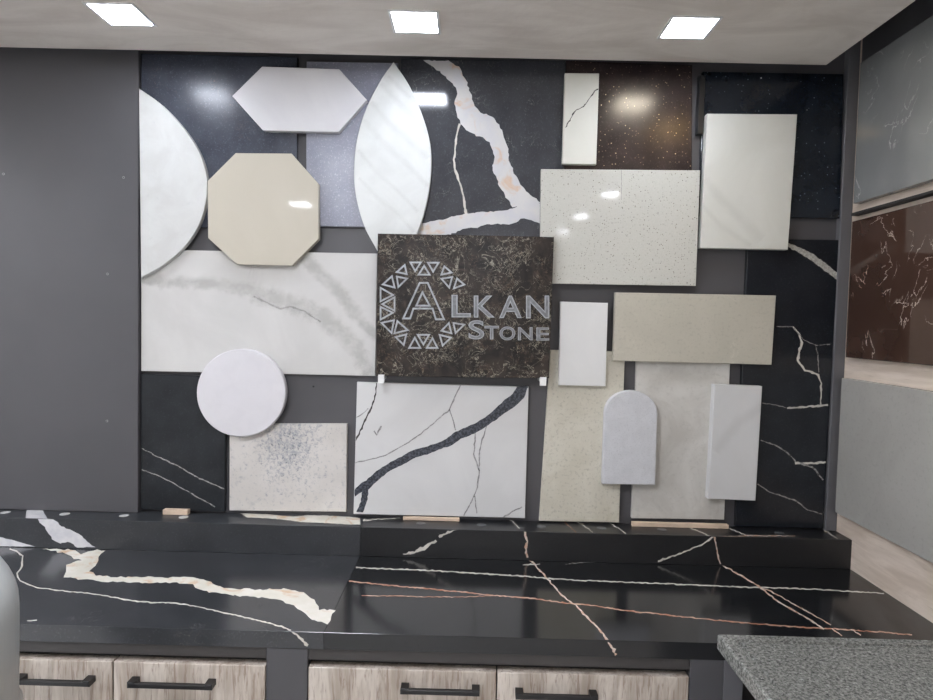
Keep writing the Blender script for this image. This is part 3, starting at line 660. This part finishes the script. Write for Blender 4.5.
# wooden blocks on the ledge
def block(px0, px1, ytop, y0, y1, h, label):
    pb = Plane('y', y0); a0 = pb.q(px0, ytop)[0]; a1 = pb.q(px1, ytop)[0]
    b = MB(); b.fbox(a0, a1, y0, y1, HS+.0002, HS+h, M['woodblock'], .0008); tag(b.build('wood_block'), label, 'wooden block', 'raw wooden blocks on the ledge')
block(162.5, 187.5, 508, -.034, -.0155, .014, 'small raw wooden block at the foot of the lower left black slab')
block(403, 459.5, 514, -.026, -.0155, .009, 'flat raw wooden block under the white slab with the diagonal vein')
block(632.5, 729, 521, -.030, -.0155, .012, 'long thin raw wooden strip under the cement coloured slab')

# countertops
TH = .036
b = MB(); b.box(XL+.001, XS-.0003, YFR, -.0003, HC-TH, HC, M['st_counter_l'], .0004)
b.patch(pZ, [(43, 549.3), (75, 549.6), (79.5, 553.7), (88, 552), (94.5, 550), (105.7, 550), (99, 557.5), (96.5, 565), (90.5, 571), (96, 575.5), (110, 576.5), (137, 577.2), (165, 577.2), (187.5, 577.6), (200, 579), (210, 582.5), (225, 588), (245, 589), (262.5, 589.5), (280, 588.5), (292.5, 590), (303, 593),
             (311, 598), (316, 603), (320, 609.3), (334.4, 609.7), (328.3, 625), (322, 622.5), (315, 621), (308, 617), (302, 610.6), (293, 605), (285, 603), (275, 598.5), (262.5, 598), (243, 596.5), (225, 594), (210, 592.5), (199, 589), (193, 585), (187.5, 583.4), (165, 582.7), (142.5, 583.4), (122, 582), (105, 581.8), (92, 580.5), (82.5, 579.5),
             (64, 577), (66, 571), (67.5, 565.6), (74, 562), (82, 560), (74, 558.5), (66, 553.5), (55, 551.3)], M['mineral2'], 1.5, 3.5)
LN(b, pZ, 'white', [(9.4, 548.6, 3), (16, 551.5, 3.5), (22.5, 556, 3), (22, 560, 2.6), (22.5, 565.6, 3), (17, 573, 2.2), (18, 577, 2), (20.6, 580.6, 2), (27, 584.5, 1.8), (37.5, 587.5, 1.7), (55, 590, 1.7), (75, 592, 1.7), (95, 594, 1.7), (112.5, 597, 1.9), (130, 600.5, 2), (150, 602.4, 2), (176, 603, 2), (193, 606, 1.8), (210, 609.5, 1.9), (230, 614, 2), (247.5, 618, 2), (265, 622, 2.2), (281, 626.6, 2.4), (291, 630.6, 2.6)], soft=1.4)
LN(b, pE, 'white', [(291, 631.6, 2.6), (297, 635, 3.2), (302, 640, 3.6), (308, 645.5, 4.5)], soft=1.4)
LN(b, pZ, 'white', [(27, 621.2), (32, 620.8), (37, 620.2)], 1.3)
tag(b.build('countertop'), 'charcoal stone countertop with a bold cream vein, left of the seam', 'countertop')
b = MB(); b.box(XS+.0003, XW, YFR, -.0003, HC-TH, HC, M['st_counter_r'], .0004)
LN(b, pZ, 'white', [(356, 567.5), (380, 568.5), (420, 570), (455, 572), (487.5, 574), (520, 576), (545, 578), (570, 580), (583, 580.6), (620, 582), (658, 583.4), (707, 585.6), (735, 586.8), (759, 587.6), (790, 588.4), (815.5, 589.4), (850, 591.4), (884, 593.6)], 1.9)
LN(b, pZ, 'orange', [(349, 581), (370, 583.3), (394, 585.8), (420, 588), (450, 591), (475, 593.5), (495, 595.6), (532.5, 598.5), (550, 601), (570, 603.6), (595, 606), (620.5, 610), (658, 614), (685, 617), (707, 619.4), (735, 622), (759, 624), (793, 626.8), (845.5, 629.6), (880, 632), (912, 635)], 2.1)
LN(b, pZ, 'orange', [(362, 596), (400, 596), (431, 597), (465, 597), (495, 595.6)], 1.3)
LN(b, pZ, 'rose', [(529, 559.5, 3), (532, 562, 3), (535, 565, 3), (540, 570.5, 2.6), (544, 575, 2.6), (553, 585.5, 2.4), (562.5, 596, 2.6), (569, 601, 3), (575.6, 605, 3.4), (583, 613, 3), (590, 619.5, 3), (596, 626, 3.2), (603, 633.5, 3), (608.5, 640.8, 3.4)], soft=1.4, jit=.4)
LN(b, pE, 'rose', [(608.8, 642, 3.4), (611, 646, 4.5), (614, 650, 4), (616, 655, 4.5)], jit=.7)
LN(b, pZ, 'white', [(523, 565.5, 1), (531, 564.5, 2), (540, 564, 1)]); LN(b, pZ, 'pale', [(565, 564), (590, 562), (607, 560.4)], 1.2)
LN(b, pZ, 'rose', [(722, 565.5), (731, 570), (740.5, 575.5), (751, 582), (761, 588), (767, 593), (774, 598.5), (785, 606), (797, 612.5), (807, 618), (815.5, 623.5), (824, 629.4)], 2.3)
LN(b, pZ, 'rose', [(761, 587.6), (771, 591.5), (782, 597.5), (793, 604), (804, 610), (817, 617), (831, 625)], 1.6)
LN(b, pZ, 'rose', [(832, 629), (842, 636)], 1.8); LN(b, pZ, 'rose', [(851, 629.4), (861, 635.5)], 1.8)
tag(b.build('countertop'), 'black stone countertop with fine white and rust veins, right of the seam', 'countertop')

# ------------------------------------------------------------------ cabinets
def cabinet(x0, x1, drawers, label):
    e = empty('base_cabinet', ((x0+x1)/2, -.28, 0))
    b = MB(); b.box(x0, x1, -.515, -.02, .09, HC-TH-.0004, M['carcass'], .001); b.box(x0+.01, x1-.01, -.47, -.04, 0.0002, .0899, M['carcass'], .001); b.build('carcass', e)
    b = MB(); b.fbox(x0+.0005, x1-.0005, -.537, -.5155, .849, HC-TH-.0006, M['rail'], .0008); b.build('top_rail', e)
    for i, (a0, a1, hx, dr) in enumerate(drawers):
        z1 = .8345
        b = MB(); b.fbox(a0, a1, -.541, -.5155, .60, z1, M['wood'], .0012); d = b.build('drawer', e)
        if hx:
            h0, h1, hz = hx; b = MB()
            b.fbox(h0, h1, -.5655, -.557, hz-.0045, hz+.0055, M['black'], .001)
            for c in (h0+.006, h1-.006): b.fbox(c-.008, c+.008, -.565, -.5412, hz-.005, hz+.0075, M['black'], .001)
            b.build('handle', d)
        b = MB(); b.fbox(a0, a1, -.541, -.5155, .10, .596, M['wood'], .0012); b.build('door', e)
    tag(e, label, 'base cabinet')
cabinet(-1.10, -.4145, [(-1.095, -.7395, (-.932, -.776, .797), 0), (-.7360, -.4160, (-.694, -.521, .797), 0)], 'woodgrain base cabinet with two drawers under the left countertop')
cabinet(-.3265, .4765, [(-.3245, .0705, (-.126, .034, .800), 0), (.0735, .4745, (.113, .279, .796), 0)], 'woodgrain base cabinet with two drawers under the right countertop')
b = MB(); b.fbox(-.414, -.327, -.5395, -.03, .0002, HC-TH-.0006, M['laminate'], .001); tag(b.build('filler_panel'), 'charcoal upright panel between the two woodgrain cabinets', 'cabinet panel')
b = MB(); b.fbox(.477, .5475, -.5395, -.03, .0002, HC-TH-.0006, M['laminate'], .001); tag(b.build('filler_panel'), 'charcoal upright panel right of the right woodgrain cabinet', 'cabinet panel')
b = MB(); b.fbox(.548, .588, -.5402, -.03, .0002, HC-TH-.0006, M['laminate_lt'], .001); tag(b.build('filler_panel'), 'lighter grey upright strip partly behind the granite worktop', 'cabinet panel')
b = MB(); b.box(.5885, XR-.001, -.50, -.02, .0002, HC-TH-.0004, M['carcass'], .001); tag(b.build('base_cabinet'), 'dark recessed cabinet under the right end of the black countertop, behind the granite worktop', 'base cabinet')

# ------------------------------------------------------------------ granite worktop in front
ZG = .95; pG = Plane('z', ZG)
g0 = U(717.5, 633.5, 'z', ZG); g1 = U(767, 700, 'z', ZG); gx = g0.x; gy = g0.y-.001
X1 = XR-.001; Y1 = -1.35
b = MB(); th = .030
def ring(ix, z): return [(gx+ix, Y1+ix, z), (X1-ix, Y1+ix, z), (X1-ix, gy-ix, z), (gx+ix, gy-ix, z)]
R = [ring(0, ZG-th), ring(0, ZG-.004), ring(.003, ZG), ring(.024, ZG), ring(.0255, ZG-.005), ring(.0315, ZG-.005), ring(.033, ZG)]
vs = sum(R, []); fs = [[3, 2, 1, 0]]
for r in range(len(R)-1):
    for i in range(4): j = (i+1) % 4; fs.append([r*4+i, r*4+j, (r+1)*4+j, (r+1)*4+i])
k = (len(R)-1)*4; fs.append([k, k+1, k+2, k+3])
b.raw(vs, fs, M['granite']); tag(b.build('granite_worktop'), 'speckled grey granite worktop with a grooved border in the lower right foreground', 'worktop')
b = MB(); b.box(gx+.12, X1-.02, Y1+.05, gy-.05, .0002, ZG-th-.0004, M['laminate'], .001); tag(b.build('island_base'), 'charcoal cabinet hidden beneath the grey granite worktop', 'base cabinet')

# ------------------------------------------------------------------ right wall slabs
XP = 1.045
def wslab(zt, zb, y0, y1, mat, label):
    pl = Plane('x', XP); b = MB(); b.prism(pl, [(y1, zb), (y0, zb), (y0, zt), (y1, zt)], XR-XP-.0004, mat, .0012); return tag(b.build('stone_slab'), label, 'stone slab', None)
wslab(2.300, 1.919, -.058, -1.30, M['st_wall_up'], 'polished smoke grey slab with pale wisps, topmost on the right wall')
wslab(1.870, 1.4945, -.058, -1.30, M['st_wall_br'], 'polished dark brown marble slab with pale wispy veins on the right wall')
wslab(1.4355, 1.0535, -.045, -1.30, M['st_wall_lo'], 'matt grey green slab, lowest on the right wall')
b = MB(); b.prism(Plane('x', XP+.001), [(-1.3, 1.8865), (-.05, 1.8865), (-.05, 1.8945), (-1.3, 1.8945)], XR-XP-.0015, M['carcass'], .0005)
struct(b.build('trim_3'))

# ------------------------------------------------------------------ silver canister at the left
cy = -.974; zc = 1.115; rr = .160; cx = U(18.3, 640, 'y', cy).x-rr-.033
e = empty('metal_canister', (cx, cy, 0))
b = MB(); b.lathe((cx, cy), [(.150, .0002), (.152, .01), (.155, .5), (.158, .935)], M['silver'], 64); b.build('body', e)
b = MB(); b.lathe((cx, cy), [(.158, .9353), (.1645, .937), (.1645, .958), (.162, .9615)], M['collar'], 64); b.build('collar', e)
b = MB(); prof = [(.1585, .9618), (.1598, 1.06), (.16, 1.10)]+[(.16*math.cos(i*PI/2/12), 1.115+.135*math.sin(i*PI/2/12)) for i in range(0, 12)]+[(.012, 1.2498)]
b.lathe((cx, cy), prof, M['silver'], 64); b.build('domed_lid', e)
tag(e, 'brushed silver cylinder with domed top and pale collar at the left frame edge', 'canister')

# tidy helper property
for o in bpy.data.objects:
    if 'o' in o: del o['o']

# ------------------------------------------------------------------ light and colour
w = bpy.data.worlds.new('world'); sc.world = w; w.use_nodes = True
w.node_tree.nodes['Background'].inputs[0].default_value = (.5, .52, .56, 1); w.node_tree.nodes['Background'].inputs[1].default_value = .3
sc.view_settings.view_transform = 'Standard'; sc.view_settings.look = 'None'; sc.view_settings.gamma = 1; sc.view_settings.use_curve_mapping = False
sc.view_settings.exposure = 0.82
sc.cycles.use_denoising = True
sc.cycles.max_bounces = 8; sc.cycles.sample_clamp_indirect = 6; sc.cycles.transparent_max_bounces = 24
